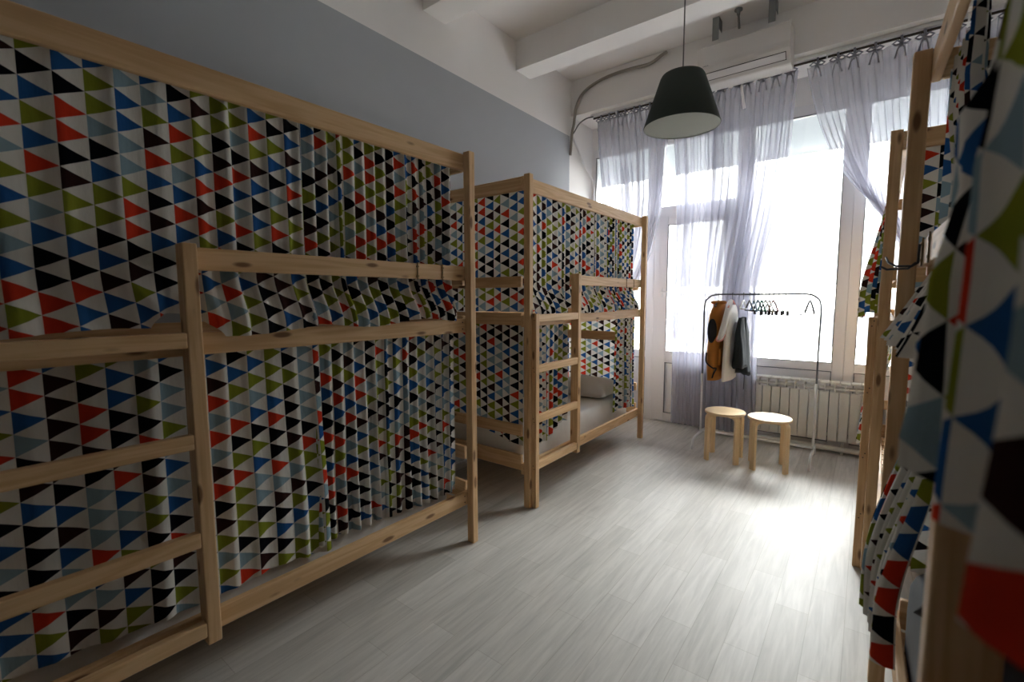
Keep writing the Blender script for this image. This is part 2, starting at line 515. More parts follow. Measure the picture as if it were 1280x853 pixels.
def make_bed(mir):
    root = empty('bunk_bed')
    def part(name, mb, ax):
        if mir:
            mb.mirror_y()
        return obj(name, mb, WOOD[ax], root)
    bev = .004
    for a in (0, AF):
        for b in (0, BD - .045):
            part('post', MB().box(a, a + .04, b, b + .045, 0, 2.1145, bev), 2)
    part('ladder_upright', MB().box(.023, .062, -.034, -.0005, 0, 1.262, bev), 2)
    part('ladder_upright', MB().box(AU, AU + .042, -.018, .0445, ZL0 - .002, ZG1 + .006, bev), 2)
    for z0, z1 in ((1.206, 1.255), (.881, .930), (.553, .605), (.243, .293)):
        part('rung', MB().box(.0625, AU - .0005, -.018, .012, z0, z1, bev), 0)
    r0, r1 = .045, .07
    for nm, z0, z1, aa in (('top_rail', ZT0, ZT1, .0), ('bunk_rail', ZB0, ZB1, .0), ('lower_rail', ZL0, ZL1, .0), ('guard_rail', ZG0, ZG1, AU + .02)):
        part(nm, MB().box(aa if aa else .002, BL - .002, r0, r1, z0, z1, bev), 0)
    for nm, z0, z1 in (('top_rail', ZT0, ZT1), ('bunk_rail', ZB0, ZB1), ('lower_rail', ZL0, ZL1)):
        part(nm, MB().box(.0405, AF - .0005, BD - .03, BD - .005, z0, z1, bev), 0)
    for a0 in (.006, AF + .009):
        for z0, z1 in ((ZT0, ZT1), (1.427, 1.497), (1.185, 1.265), (.464, .538), (.238, .34)):
            part('end_rail', MB().box(a0, a0 + .022, .0705, BD - .0455, z0, z1, bev), 1)
    part('shelf_board', MB().box(AF - .06, AF - .042, .16, BD - .06, .945, 1.03, bev), 1)
    for z in (.225, 1.185):
        sl = MB()
        for k in range(14):
            a = .06 + k * .13
            sl.box(a, min(a + .11, AF - .01), .075, BD - .035, z, z + .016)
        part('slat_base', sl, 1)
    # small steel straps on the guard rail and rail bolts
    for a in (1.55, 1.71):
        mb = MB().box(a, a + .006, .0405, .0445, ZG0 - .004, ZG1 + .003)
        mb.box(a - .003, a + .009, .039, .0445, ZG0 + .008, ZG0 + .016).box(a - .003, a + .009, .039, .0445, ZG1 - .02, ZG1 - .012)
        if mir: mb.mirror_y()
        s_ = obj('rail_strap', mb, STRAP, root); s_['label'] = 'thin brass strap across the guard rail'
    for z in (ZB0 + .02, ZB0 + .055, ZL0 + .02, ZL0 + .055):
        m_ = MB().tube([(AF - .018, .043, z), (AF - .018, .0448, z)], .0035, 8)
        if mir: m_.mirror_y()
        obj('bolt', m_, BOLT, root)
    for q, z in enumerate((1.22, 1.245, .895, .918, .57, .592, .26, .282)):
        m_ = MB().tube([(.0215, -.02 + (q % 2) * .007, z), (.0228, -.02 + (q % 2) * .007, z)], .003, 8)
        if mir: m_.mirror_y()
        obj('bolt', m_, BOLT, root)
    return root

def bed_matrix(x, y, th):
    return Matrix.Translation((x, y, 0)) @ Matrix.Rotation(radians(90 + th), 4, 'Z')

BEDS = {1: (-1.70, -.066, -1.3), 2: (-1.657, 2.34, 0), 3: (.047, 2.785, -1.0), 4: (.098, .08, .69)}
proto_l, proto_r = make_bed(False), make_bed(True)
LB = {1: 'pine bunk bed nearest along the grey wall, closed on all levels by curtains',
      2: 'pine bunk bed by the grey wall with its lower bunk open showing pillow',
      3: 'pine bunk bed opposite the second bunk, its hem-flared curtains reaching the window end',
      4: 'pine bunk bed closest to viewer on the right, hooks on its white-lit guard rail'}
for i, (x, y, th) in BEDS.items():
    o = {1: proto_l, 3: proto_r}.get(i) or copy_tree(proto_l if i == 2 else proto_r)
    o.matrix_world = bed_matrix(x, y, th)
    tag(o, LB[i], 'bunk bed', 'bunk beds along both sides')
bpy.context.view_layer.update()

# wire hook looped over the guard rail of bed 4
hk = MB()
hk.tube([(1.71, .036, ZG1 - .015), (1.71, .035, ZG0 + .005), (1.70, .022, ZG0 - .004), (1.72, -.012, ZG0 - .002), (1.76, -.03, ZG0 + .012), (1.80, -.035, ZG0 + .03)], .0035, 8)
hk.tube([(1.78, .036, ZG0 + .01), (1.80, .02, ZG0 - .006), (1.83, -.03, ZG0 - .006), (1.835, -.045, ZG0 + .004)], .0035, 8)
hk.mirror_y()
o = obj('coat_hook', hk, HOOKM, None, True, bed_matrix(*BEDS[4]))
tag(o, 'dark bent wire hook on the guard rail beside the tall bed post', 'hook')

TW, TH = .068, .063
def curtain(bed, name, s0, s1, zt, zb, b0, lam, amp, seed, label, flare=None, lean=None, axis='a', density=None, cat='curtain', zrows=30, ampf=None):
    mir = bed in (3, 4)
    rnd = random.Random(seed)
    so = rnd.uniform(0, 50)
    n = max(8, int((s1 - s0) / lam * 14))
    zbf = zb if callable(zb) else (lambda s: zb)
    phs, ph = [], rnd.uniform(0, 6)
    for i in range(n + 1):
        s = s0 + (s1 - s0) * i / n
        phs.append(ph)
        l = lam * (.65 + .8 * (noise.noise((s * 9 + so, 3.1, 0)) * .5 + .5))
        if density:
            l *= density(s)
        ph += 2 * pi * (s1 - s0) / n / l
    grid = []
    for j in range(zrows + 1):
        t = j / zrows
        row = []
        for i in range(n + 1):
            s = s0 + (s1 - s0) * i / n
            z = zt + (zbf(s) - zt) * t
            A = amp * (.55 + .6 * t) * (.55 + .9 * abs(noise.noise((s * 5 + so, 7.7, z * .6))) * 1.6)
            if density:
                A *= density(s) ** .5
            if ampf:
                A *= ampf(s, z)
            p = phs[i] + .5 * noise.noise((s * 6, z * 2.2, so))
            off = A * (1.25 * (2 * abs(sin(p / 2)) ** .85 - 1.2) + .25 * sin(1.63 * p + 1.1))
            off += amp * .5 * noise.noise((s * 4 + so, z * 4, 1.3))
            b = b0 + off
            if flare:
                b += flare(s, z)
            a = s + A * .35 * sin(2 * p)
            if lean:
                a += lean(s, z)
            row.append((a, b, z) if axis == 'a' else (b, s, z))
        grid.append(row)
    bm = bmesh.new()
    uvl = bm.loops.layers.uv.new('UVMap')
    jm = zrows // 2
    us = [rnd.randint(0, 40) + rnd.random()]
    for i in range(n):
        us.append(us[-1] + (Vector(grid[jm][i + 1]) - Vector(grid[jm][i])).length / TW)
    vz = rnd.randint(0, 30) + rnd.random()
    V = [[bm.verts.new((p[0], -p[1] if mir else p[1], p[2])) for p in r] for r in grid]
    UV = [[(us[i], vz + grid[j][i][2] / TH) for i in range(n + 1)] for j in range(zrows + 1)]
    for j in range(zrows):
        for i in range(n):
            idx = ((j, i), (j + 1, i), (j + 1, i + 1), (j, i + 1))
            fc = bm.faces.new([V[a][c] for a, c in idx])
            fc.smooth = True
            for lp, (a, c) in zip(fc.loops, idx):
                lp[uvl].uv = UV[a][c]
    me = bpy.data.meshes.new(name)
    bm.to_mesh(me); bm.free()
    me.materials.append(FABRIC)
    o = bpy.data.objects.new(name, me)
    COL.objects.link(o)
    o.matrix_world = bed_matrix(*BEDS[bed])
    tag(o, label, cat, 'triangle print bed curtains')
    return o

def up_flare(depth, z1=1.45, z0=1.26, gate=None):
    def f(s, z):
        k = smooth((z1 - z) / (z1 - z0)) * depth
        return k * (gate(s) if gate else 1)
    return f
def gate_up(s):   # stays behind the guard upright
    return smooth((abs(s - AU - .02) - .03) / .07) * smooth((s - .05) / .06) * smooth((1.84 - s) / .05)

# --- bed 1
curtain(1, 'bed_curtain', .05, 1.03, 2.07, lambda s: 1.245 + .018 * smooth((.7 - s) / .1) - .012 * sin(s * 9 + 1) + .05 * (1 - gate_up(s)) ** .5, .1, .095, .0072, 11,
        'triangle print curtain of the nearest bunk, upper level, end next to the ladder', up_flare(-.082, gate=gate_up),
        density=lambda s: 1.25 - .62 * smooth((s - .35) / .6))
curtain(1, 'bed_curtain', 1.0, 1.845, 2.07, lambda s: 1.25 - .012 * sin(s * 11), .108, .056, .0115, 12,
        'triangle print curtain of the nearest bunk, upper level, end away from the ladder', up_flare(-.086, gate=gate_up))
curtain(1, 'bed_curtain', .05, 1.07, 1.172, lambda s: .315 + .012 * sin(s * 8) - .035 * smooth((s - .8) / .27), .097, .095, .0072, 13,
        'triangle print curtain of the nearest bunk, lower level, behind the ladder rungs', lambda s, z: -.008 * smooth((1 - z) / .6),
        density=lambda s: 1.35 - .5 * smooth((s - .5) / .2), lean=lambda s, z: .02 * smooth((s - .7) / .3) * smooth((1.17 - z) / .8))
curtain(1, 'bed_curtain', 1.03, 1.845, 1.172, lambda s: .325 - .03 * smooth((s - 1.1) / .7), .103, .056, .0125, 14,
        'triangle print curtain of the nearest bunk, lower level, gathered towards the far post')
# --- bed 2
curtain(2, 'bed_curtain', .06, 1.275, 2.07, lambda s: 1.245 + .04 * (1 - gate_up(s)) ** .5, .1, .075, .0085, 21,
        'triangle print curtain on the upper level of the second bunk, ladder end', up_flare(-.082, gate=gate_up))
curtain(2, 'bed_curtain', 1.265, 1.845, 2.07, lambda s: 1.255, .108, .05, .0115, 22,
        'triangle print curtain on the upper level of the second bunk, window end', up_flare(-.086, gate=gate_up))
curtain(2, 'bed_curtain', .05, .59, 1.172, lambda s: .36 + .09 * smooth((s - .3) / .25), .096, .062, .0105, 23,
        'narrow triangle print curtain behind the ladder of the bunk with the open lower level', lambda s, z: -.012)
curtain(2, 'bed_curtain', 1.44, 1.835, 1.172, lambda s: .33 + .02 * sin(s * 9), .090, .058, .0125, 24,
        'triangle print curtain pulled back beside the pillow of the open lower bunk', lambda s, z: -.008 * smooth((1.1 - z) / .7),
        lean=lambda s, z: -.05 * smooth((1.2 - z) / .9) * (1.84 - s) / .4)
curtain(2, 'bed_curtain', .075, .85, 2.07, 1.27, .045, .16, .006, 25,
        'flat triangle print curtain closing the foot end of the second bunk, upper level', axis='b')
curtain(2, 'bed_curtain', .085, .85, 1.26, lambda s: .39 + .10 * smooth((s - .1) / .5), .045, .16, .006, 26,
        'flat triangle print curtain closing the foot end of the second bunk, lower level', axis='b')
curtain(2, 'bed_curtain', .085, .85, 1.172, .46, AF - .02, .14, .006, 27,
        'triangle print curtain at the head of the open lower bunk, behind the pillow', axis='b')
# --- bed 3
curtain(3, 'bed_curtain', .43, 1.85, 2.07, lambda s: 1.235 + .035 * smooth((.7 - s) / .1), .022, .06, .0095, 31,
        'triangle print curtain hung outside the rails of the bunk opposite the radiator, upper level',
        lambda s, z: -.108 * smooth((2.05 - z) / .75) * smooth((s - .40) / .32))
curtain(3, 'bed_curtain', .06, .56, 2.07, 1.275, .094, .07, .009, 35,
        'triangle print curtain above the ladder of the bunk opposite the radiator')
curtain(3, 'bed_curtain', .66, 1.83, 1.172, lambda s: .46, .094, .06, .0105, 32,
        'triangle print curtain on the lower level of the bunk opposite the radiator', lambda s, z: -.14 * smooth((1.2 - z) / .75))
curtain(3, 'bed_curtain', .075, .85, 2.07, 1.27, .045, .16, .006, 33,
        'flat triangle print curtain closing the ladder end of the bunk opposite the radiator, upper level', axis='b')
curtain(3, 'bed_curtain', .085, .85, 1.26, .40, .045, .16, .006, 34,
        'flat triangle print curtain closing the ladder end of the bunk opposite the radiator, lower level', axis='b')
# --- bed 4
def pw(pts, z):   # piecewise linear in falling z
    if z >= pts[0][0]: return pts[0][1]
    for (z0, v0), (z1, v1) in zip(pts, pts[1:]):
        if z0 >= z >= z1:
            k = (z0 - z) / (z0 - z1)
            return v0 + (v1 - v0) * k
    return pts[-1][1]
curtain(4, 'bed_curtain', 1.47, 1.86, 2.06, 1.24, .098, .052, .011, 41,
        'triangle print curtain behind the guard rail with the wire hook, flaring out at its hem',
        lambda s, z: pw([(1.9, 0), (1.7, .022), (1.52, .018), (1.45, 0), (1.24, -.128 + .03 * (1.86 - s) / .39)], z),
        lean=lambda s, z: smooth((1.52 - z) / .3) * lerp(-.42, -.16, (s - 1.47) / .39))
def near_lean(s, z):
    return pw([(1.8, 0), (1.48, -.11), (1.38, -.21), (1.28, -.30), (1.2, -.30)], z) * max(0, (s - .1) / .83) ** 1.5
def near_depth(s, z):
    y = s + near_lean(s, z) + .08
    b = pw([(1.85, .168), (1.7, .158), (1.48, .126), (1.38, .100), (1.28, .082), (1.2, .078)], z) * y - .088
    b = max(-.030, min(.085, b))
    b = lerp(b, .105, smooth((z - 1.84) / .14))
    if z < 1.56:   # in front of the guard upright
        b = lerp(b, min(b, -.024), near_up(s, z))
    return b
def near_up(s, z):
    y = s + near_lean(s, z) + .08
    return smooth(1.3 * (1 - abs(y - .69) / .08)) * (1 if 1.36 < z < 1.56 else 0)
curtain(4, 'bed_curtain', .10, .93, 2.06, lambda s: 1.20 + .006 * sin(s * 22), 0, .17, .0095, 42,
        'big blurred triangle print curtain closest to the viewer, draped over the front of the bunk', near_depth, lean=near_lean,
        ampf=lambda s, z: (1 - .85 * near_up(s, z)) * lerp(1, 1.5, smooth((1.4 - z) / .2)))
curtain(4, 'bed_curtain', 1.28, 1.76, 1.172, .53, .09, .06, .014, 43,
        'triangle print curtain drawn aside on the lower level of the bunk closest to the viewer',
        lambda s, z: -.125 * smooth((1.18 - z) / .55) * lerp(.75, 1, (s - 1.28) / .48), lean=lambda s, z: smooth((1.172 - z) / .65) * lerp(-.09, -.29, (s - 1.28) / .48))
curtain(4, 'bed_curtain', .085, .85, 2.03, 1.27, AF - .03, .16, .006, 44,
        'flat triangle print curtain closing the window end of the bunk closest to viewer, upper level', axis='b')
curtain(4, 'bed_curtain', .085, .85, 1.17, .47, AF - .04, .16, .006, 45,
        'flat triangle print curtain closing the window end of the bunk closest to viewer, lower level', axis='b')

# mattresses, pillows
def mattress(bed, z0, z1, label, a0=.05, a1=AF - .055, b0=.122, mat=SHEET):
    mir = bed in (3, 4)
    rnd = random.Random(bed * 7)
    rings = []
    bm = bmesh.new()
    mb = MB(); mb.bm = bm
    b1 = BD - .05
    bmesh.ops.create_grid(bm, x_segments=1, y_segments=1, size=.001)
    bm.clear()
    prof = [(.0, .0), (.0, .03), (0, .5), (.004, .8), (.014, .93), (.03, 1.0)]
    nu = 60
    def per(k, ins):
        # rounded rectangle perimeter
        A0, A1, B0, B1 = a0 + ins, a1 - ins, b0 + ins, b1 - ins
        r = .04
        pts = []
        for cx, cy, st in ((A1 - r, B1 - r, 0), (A0 + r, B1 - r, 90), (A0 + r, B0 + r, 180), (A1 - r, B0 + r, 270)):
            for q in range(6):
                an = radians(st + q * 18)
                pts.append((cx + r * cos(an), cy + r * sin(an)))
        dense = []
        for p, q in zip(pts, pts[1:] + pts[:1]):
            dl = math.hypot(q[0] - p[0], q[1] - p[1])
            m = max(1, int(dl / .04))
            for e in range(m):
                dense.append((p[0] + (q[0] - p[0]) * e / m, p[1] + (q[1] - p[1]) * e / m))
        return dense
    cnt = len(per(0, 0))
    for ins, t in prof:
        P = per(0, 0)
        ring = []
        for (x, y) in P:
            cx = min(max(x, a0 + .05), a1 - .05); cy = min(max(y, b0 + .05), b1 - .05)
            dx, dy = cx - x, cy - y
            dl = math.hypot(dx, dy) or 1
            w = .004 * noise.noise((x * 7, y * 7, t * 3 + bed)) * (1 if 0 < t < 1 else .3)
            ring.append((x + dx / dl * (ins + w), y + dy / dl * (ins + w), z0 + (z1 - z0) * t))
        rings.append(ring)
    mb.loft(rings)
    if mir: mb.mirror_y()
    o = obj('mattress', mb, mat, None, True, bed_matrix(*BEDS[bed]))
    tag(o, label, 'mattress', 'bunk mattresses')
    return o

mattress(1, .242, .44, 'white sheeted mattress showing under the lower curtain of the nearest bunk')
mattress(2, .242, .44, 'white sheeted mattress of the open lower bunk, pillow at its far end')
mattress(3, .242, .44, 'white sheeted mattress in the lower level of the bunk opposite the radiator')
mattress(4, .242, .50, 'sheeted mattress, bunk shade painted into its grey, in the lower level of the bunk closest to the viewer', b0=.08, mat=SHEET_SHADED)
mattress(4, 1.202, 1.36, 'white mattress edge under the flared curtain on the upper level closest to viewer')

def pillow(bed, ca, cb, cz, la, lb, h, rot, label, seed, mat=SHEET):
    mir = bed in (3, 4)
    mb = MB()
    n = 26
    top, bot = {}, {}
    for i in range(n + 1):
        for j in range(n + 1):
            u, v = i / n * 2 - 1, j / n * 2 - 1
            k = max(0, (1 - u ** 4)) ** .55 * max(0, (1 - v ** 4)) ** .55
            pin = 1 - .10 * (1 - abs(v)) * abs(u) ** 3 - 0
            x = u * la / 2 * (1 - .07 * (1 - v * v) * u * u); y = v * lb / 2 * (1 - .07 * (1 - u * u) * v * v)
            w = .012 * noise.noise((u * 2.6 + seed, v * 2.6, seed)) * k
            c, s = cos(rot), sin(rot)
            p = lambda z: (ca + x * c - y * s, cb + x * s + y * c, cz + z)
            top[i, j] = mb.bm.verts.new(p(h * .62 * k + w))
            edge = i in (0, n) or j in (0, n)
            bot[i, j] = top[i, j] if edge else mb.bm.verts.new(p(-h * .38 * k))
    for i in range(n):
        for j in range(n):
            mb.bm.faces.new((top[i, j], top[i + 1, j], top[i + 1, j + 1], top[i, j + 1]))
            q = [bot[i, j], bot[i, j + 1], bot[i + 1, j + 1], bot[i + 1, j]]
            mb.bm.faces.new(q)
    if mir: mb.mirror_y()
    o = obj('pillow', mb, mat, None, True, bed_matrix(*BEDS[bed]))
    tag(o, label, 'pillow')
    return o
pillow(2, 1.53, .40, .505, .42, .52, .17, .05, 'plump white pillow lying at the head of the open lower bunk', 3)
pillow(4, 1.55, .34, .565, .40, .5, .15, .2, 'pillow with shade painted into its grey, in the lower bunk beside the blurred post closest to the viewer', 5, SHEET_SHADED)

# ------------------------------------------------------------------ pendant lamp
lx, ly, lz = -.852, 2.63, 2.285
lamp = tag(empty('pendant_lamp', (lx, ly, lz)), 'dark green conical pendant lamp shade hanging in front of the sheer curtains', 'lamp')
rb, rt, hh = .197, .104, .272
prof = [(rb, 0), (rb + .002, .004), (rt + .012, hh - .02), (rt + .004, hh - .006), (rt - .01, hh), (.03, hh + .002)]
obj('lamp_shade', MB().lathe(prof, 64), LAMPOUT, lamp, True)
obj('shade_lining', MB().lathe([(rb - .001, .001), (rb - .004, .004), (rt + .006, hh - .022), (.03, hh - .01)], 64), LAMPIN, lamp, True)
obj('diffuser', MB().lathe([(.001, .004), (rb - .003, .004), (rb - .003, .008), (.001, .008)], 64), LAMPIN, lamp)
obj('cord', MB().tube([(0, 0, hh - .01), (0, 0, ZC - lz - .05)], .0035, 8), CORD, lamp)
obj('ceiling_rose', MB().lathe([(.001, ZC - lz - .06), (.03, ZC - lz - .055), (.05, ZC - lz - .012), (.05, ZC - lz - .001), (.001, ZC - lz - .001)], 32), LAMPOUT, lamp, True)

# ------------------------------------------------------------------ air conditioner, brackets, conduit
ac = tag(empty('air_conditioner', (-.9, 4.34, 3.17)), 'white split air conditioner unit mounted over the curtain track', 'air conditioner')
a0, a1 = -.345, .335
m = MB().loft([[(x, y, z) for (y, z) in ((.115, .0), (-.015, .0), (-.03, .006), (-.112, .095), (-.122, .115), (-.125, .14), (-.125, .27), (-.11, .285), (.115, .285))] for x in (a0, a1)])
obj('housing', m, ACW, ac)
# louvre flap on the slanted lower front, framed by dark gaps
sl_n = Vector((0, -.089, -.082)).normalized(); sl_d = Vector((0, -.082, .089)).normalized()
c0 = Vector((0, -.071, .0505))
def slant(x0, x1, t0, t1, lift, mb):
    pts = []
    for h in (-.004, lift):
        pts.append([tuple(Vector((x, 0, 0)) + c0 + sl_d * t + sl_n * h) for x, t in ((x0, t0), (x1, t0), (x1, t1), (x0, t1))])
    return mb.loft(pts)
obj('air_flap', slant(a0 + .02, a1 - .035, -.025, .028, .003, MB()), PVC, ac)
for q in ((a0 + .014, a1 - .029, .028, .034), (a0 + .014, a1 - .029, -.031, -.025), (a1 - .035, a1 - .030, -.031, .034)):
    obj('air_slot', slant(*q, .0015, MB()), DARKSLOT, ac)
lg = MB()
for k, w in enumerate((.006, .005, .006, .004, .006)):
    lg.box(a0 + .045 + k * .009, a0 + .045 + k * .009 + w, -.1262, -.1245, .118, .126 if k % 2 else .124)
obj('logo', lg, CORD, ac)
for x, lab in ((-1.13, 'flat grey steel bracket over the lamp end of the air conditioner'), (-.72, 'flat grey steel bracket over the end of the air conditioner away from the lamp')):
    b = MB().box(x, x + .05, 4.2, 4.204, 3.47, ZC - .001).box(x + .046, x + .05, 4.204, 4.30, 3.56, ZC - .001)
    tag(obj('ceiling_bracket', b, BRACKET), lab, 'bracket', 'steel brackets above the air conditioner')
b = MB().lathe([(.001, ZC - .002), (.03, ZC - .002), (.03, ZC - .012), (.014, ZC - .02), (.012, ZC - .045), (.001, ZC - .045)], 20, (-.935, 4.2))
b.tube([(-.935, 4.2, ZC - .04), (-.93, 4.2, ZC - .1), (-.925, 4.2, ZC - .15)], .009, 8)
tag(obj('ceiling_pipe', b, BRACKET, None, True), 'short dark pipe stub hanging between the two steel brackets', 'pipe')

def cr(pts, n=10):
    pts = [Vector(p) for p in pts]
    P = [pts[0]] + pts + [pts[-1]]
    out = []
    for i in range(1, len(P) - 2):
        for k in range(n):
            t = k / n
            a, b, c, d_ = P[i - 1], P[i], P[i + 1], P[i + 2]
            out.append(.5 * ((2 * b) + (c - a) * t + (2 * a - 5 * b + 4 * c - d_) * t * t + (3 * b - a - 3 * c + d_) * t ** 3))
    out.append(pts[-1])
    return out
cd_ = MB().tube(cr([(-1.60, 4.455, 3.63), (-1.63, 4.42, 3.60), (-1.75, 4.435, 3.565), (-1.95, 4.44, 3.577), (-2.15, 4.44, 3.575), (-2.33, 4.44, 3.545),
                    (-2.47, 4.44, 3.48), (-2.545, 4.44, 3.36), (-2.568, 4.44, 3.2), (-2.585, 4.43, 3.10), (-2.597, 4.42, 2.88)]), .015, 10)
tag(obj('cable_conduit', cd_, CONDUIT, None, True), 'beige cable conduit curving along the lintel down into the grey wall corner', 'cable')
c2 = MB().tube(cr([(-2.36, 4.475, 3.235), (-2.44, 4.47, 3.232), (-2.51, 4.45, 3.19), (-2.56, 4.44, 3.12), (-2.59, 4.43, 3.08)]), .007, 8)
tag(obj('cable', c2, CORD, None, True), 'thin grey cable from the end of the curtain track to the wall corner', 'cable')
p_ = MB().tube([(-2.585, 4.44, 3.07), (-2.58, 4.7, 2.84), (-2.575, 4.9, 2.70), (-2.575, 4.92, 2.6), (-2.575, 4.92, .1)], .012, 8)
tag(obj('cable_cover', p_, PVC, None, True), 'white cable cover slanting from the wall corner to the window edge', 'cable')

# ------------------------------------------------------------------ curtain track and sheers
YT = 4.56
t = MB().box(-2.42, .74, YT - .03, YT + .03, 3.262, 3.2885, .003)
trk = tag(obj('curtain_track', t, PVC), 'long white curtain track with dark rod under the lintel', 'curtain track')
obj('rod', MB().tube([(-2.40, YT, 3.248), (.74, YT, 3.248)], .009, 10), BOLT, trk)
br = MB()
for x in (-2.13, -1.2, -.35, .45):
    obj('rod_bracket', MB().box(x - .006, x + .006, YT - .034, YT - .022, 3.23, 3.275, .002), PVC, trk)

def sheer(name, path, zamp, folds, seed, label, ntab, yc=YT, nr=46, nc=150, drift=.17):
    rnd = random.Random(seed); so = rnd.uniform(0, 40)
    bm = bmesh.new(); uvl = bm.loops.layers.uv.new('UVMap')
    V = []; UV = []
    for j in range(nr + 1):
        t = j / nr
        row = []; ur = []
        for i in range(nc + 1):
            c = i / nc
            x, z = path(c, t)
            ph = 2 * pi * folds * (c + .035 * noise.noise((c * 5, so, 0))) + .6 * noise.noise((c * 3, t * 1.6, so))
            A = zamp * (.35 + .75 * abs(noise.noise((c * 6 + so, t * .8, 2))) * 1.7 + .25 * t)
            y = yc + drift * smooth(t * 2.8) + A * (sin(ph) + .35 * sin(2.3 * ph + so)) + .02 * noise.noise((c * 3, t * 2, so + 9))
            x += A * 1.1 * sin(2 * ph + .4) * min(1, 3 * t + .35)
            row.append(bm.verts.new((x, y, z)))
            ur.append((c * 2.2, z))
        V.append(row); UV.append(ur)
    for j in range(nr):
        for i in range(nc):
            idx = ((j, i), (j + 1, i), (j + 1, i + 1), (j, i + 1))
            fc = bm.faces.new([V[a][b] for a, b in idx]); fc.smooth = True
            for lp, (a, b) in zip(fc.loops, idx):
                lp[uvl].uv = UV[a][b]
    me = bpy.data.meshes.new(name); bm.to_mesh(me); bm.free(); me.materials.append(SHEER)
    o = bpy.data.objects.new(name, me); COL.objects.link(o)
    tag(o, label, 'curtain', 'sheer window curtains')
    # knotted tabs over the rod
    for k in range(ntab):
        c = (k + .3 + .4 * rnd.random()) / ntab
        x, z = path(c, 0)
        m = MB()
        w = .016
        m.tube([(x, yc, z - .02), (x + .004, yc - .018, z + .02), (x, yc - .016, 3.252), (x, yc, 3.262), (x, yc + .016, 3.25), (x - .003, yc + .014, z + .01), (x, yc, z - .02)], w * .55, 6)
        for sg in (-1, 1):
            m.tube([(x, yc - .015, z + .005), (x + sg * .025, yc - .025, z + .02), (x + sg * .05, yc - .022, z + .004), (x + sg * .03, yc - .024, z - .012), (x, yc - .015, z)], .007, 6)
            m.tube([(x, yc - .018, z), (x + sg * .018, yc - .026, z - .04), (x + sg * .03, yc - .022, z - .10)], .006, 6)
        obj('tie_tab', m, SHEERTIE, o, True)
    return o

SHEERTIE = plain('grey_tie_band', srgb(140, 140, 150), .9)
def interp(pts, z):
    for (x0, z0), (x1, z1) in zip(pts, pts[1:]):
        if z0 >= z >= z1:
            k = (z0 - z) / (z0 - z1)
            return lerp(x0, x1, k)
    return pts[-1][0] if z < pts[-1][1] else pts[0][0]
ZTOP = 3.205
E1 = [(-1.65, ZTOP), (-1.62, 2.895), (-1.69, 2.40), (-1.815, 1.85), (-2.05, 1.25), (-2.05, .12)]
E1L = [(-2.36, ZTOP), (-2.36, 1.5), (-2.35, 1.25), (-2.40, .12)]
def path1(c, t):
    z = lerp(ZTOP, .12, t)
    cc = c ** (1 - .25 * smooth(t * 2))
    return lerp(interp(E1L, z), interp(E1, z), cc), z
def s_curve(pts):  # smooth a polyline
    P = cr([(p[0], 0, p[1]) for p in pts], 8)
    return [(p.x, p.z) for p in P]
E2 = s_curve([(-.545, ZTOP), (-.595, 2.58), (-.67, 2.065), (-.775, 1.5), (-.785, 1.0), (-.777, .6), (-.77, .12)])
def path2(c, t):
    z = lerp(ZTOP, .07, t)
    return lerp(lerp(-1.565, -1.55, t), interp(E2, z), c), z
def path3(c, t):
    x0 = lerp(-.487, .70, c)
    p1x = lerp(-.30, .62, c ** .8); p1z = lerp(2.0, 1.35, min(1, c * 2.5))
    tx = lerp(.47, .66, c); tz = lerp(1.98, 1.1, smooth(min(1, c * 1.8)))
    k = min(1, t / .62)
    x = (1 - k) ** 2 * x0 + 2 * k * (1 - k) * p1x + k * k * tx
    z = (1 - k) ** 2 * ZTOP + 2 * k * (1 - k) * p1z + k * k * tz
    if t > .62:
        q = (t - .62) / .38
        z = lerp(tz, .12, q); x = tx + .10 * smooth(q * 2) * (c - .6)
    return x, z
sheer('sheer_curtain', path1, .030, 11, 5, 'grey sheer curtain behind the second bunk, drawn towards the wall corner', 8)
sheer('sheer_curtain', path2, .034, 14, 8, 'long grey sheer curtain hanging to the floor behind the clothes rack', 10)
sheer('sheer_curtain', path3, .034, 13, 12, 'grey sheer curtain swept aside in a curve towards the bunk opposite', 9, drift=.23)
cl = MB().box(-.98, -.955, YT - .06, YT - .045, 2.98, 3.22, .004)
tag(obj('cord_pull', MB().tube(cr([(-.945, YT - .06, 3.25), (-.95, YT - .065, 3.15), (-.935, YT - .065, 3.05), (-.925, YT - .06, 2.98)]), .011, 8), PVC, None, True),
    'white strap end dangling in front of the sheer below the air conditioner', 'strap')
cl.bm.free()

# ------------------------------------------------------------------ radiator and pipes
rad = tag(empty('radiator', (0, 4.83, 0)), 'white sectional radiator under the big window', 'radiator')
RX0, PIT, NS = -.80, .0735, 12
for k in range(NS):
    x = RX0 + k * PIT
    m = MB()
    m.box(x + .003, x + PIT - .003, -.05, -.034, .115, .545, .004)            # front plate
    m.box(x + .008, x + PIT - .008, -.034, .045, .13, .53, .003)
    m.box(x + PIT / 2 - .006, x + PIT / 2 + .006, -.05, .045, .53, .615, .002)  # fins of the grille
    m.box(x + .001, x + PIT - .001, -.046, .045, .612, .632, .006)             # top
    m.box(x + .003, x + PIT - .003, -.046, -.02, .565, .578, .002)
    obj('radiator_section', m, RADW, rad)
m = MB().tube([(RX0 - .02, .0, .57), (RX0 + NS * PIT + .02, .0, .57)], .016, 10)
m.tube([(RX0 - .02, .0, .16), (RX0 + NS * PIT + .02, .0, .16)], .016, 10)
obj('manifold', m, RADW, rad, True)
m = MB()
for x in (RX0 + .1, RX0 + .75):
    m.box(x, x + .02, .0, .11, .5, .52)
obj('wall_bracket', m, RADW, rad)
pm = MB().tube([(-1.15, 4.80, .045), (1.05, 4.80, .045)], .022, 10)
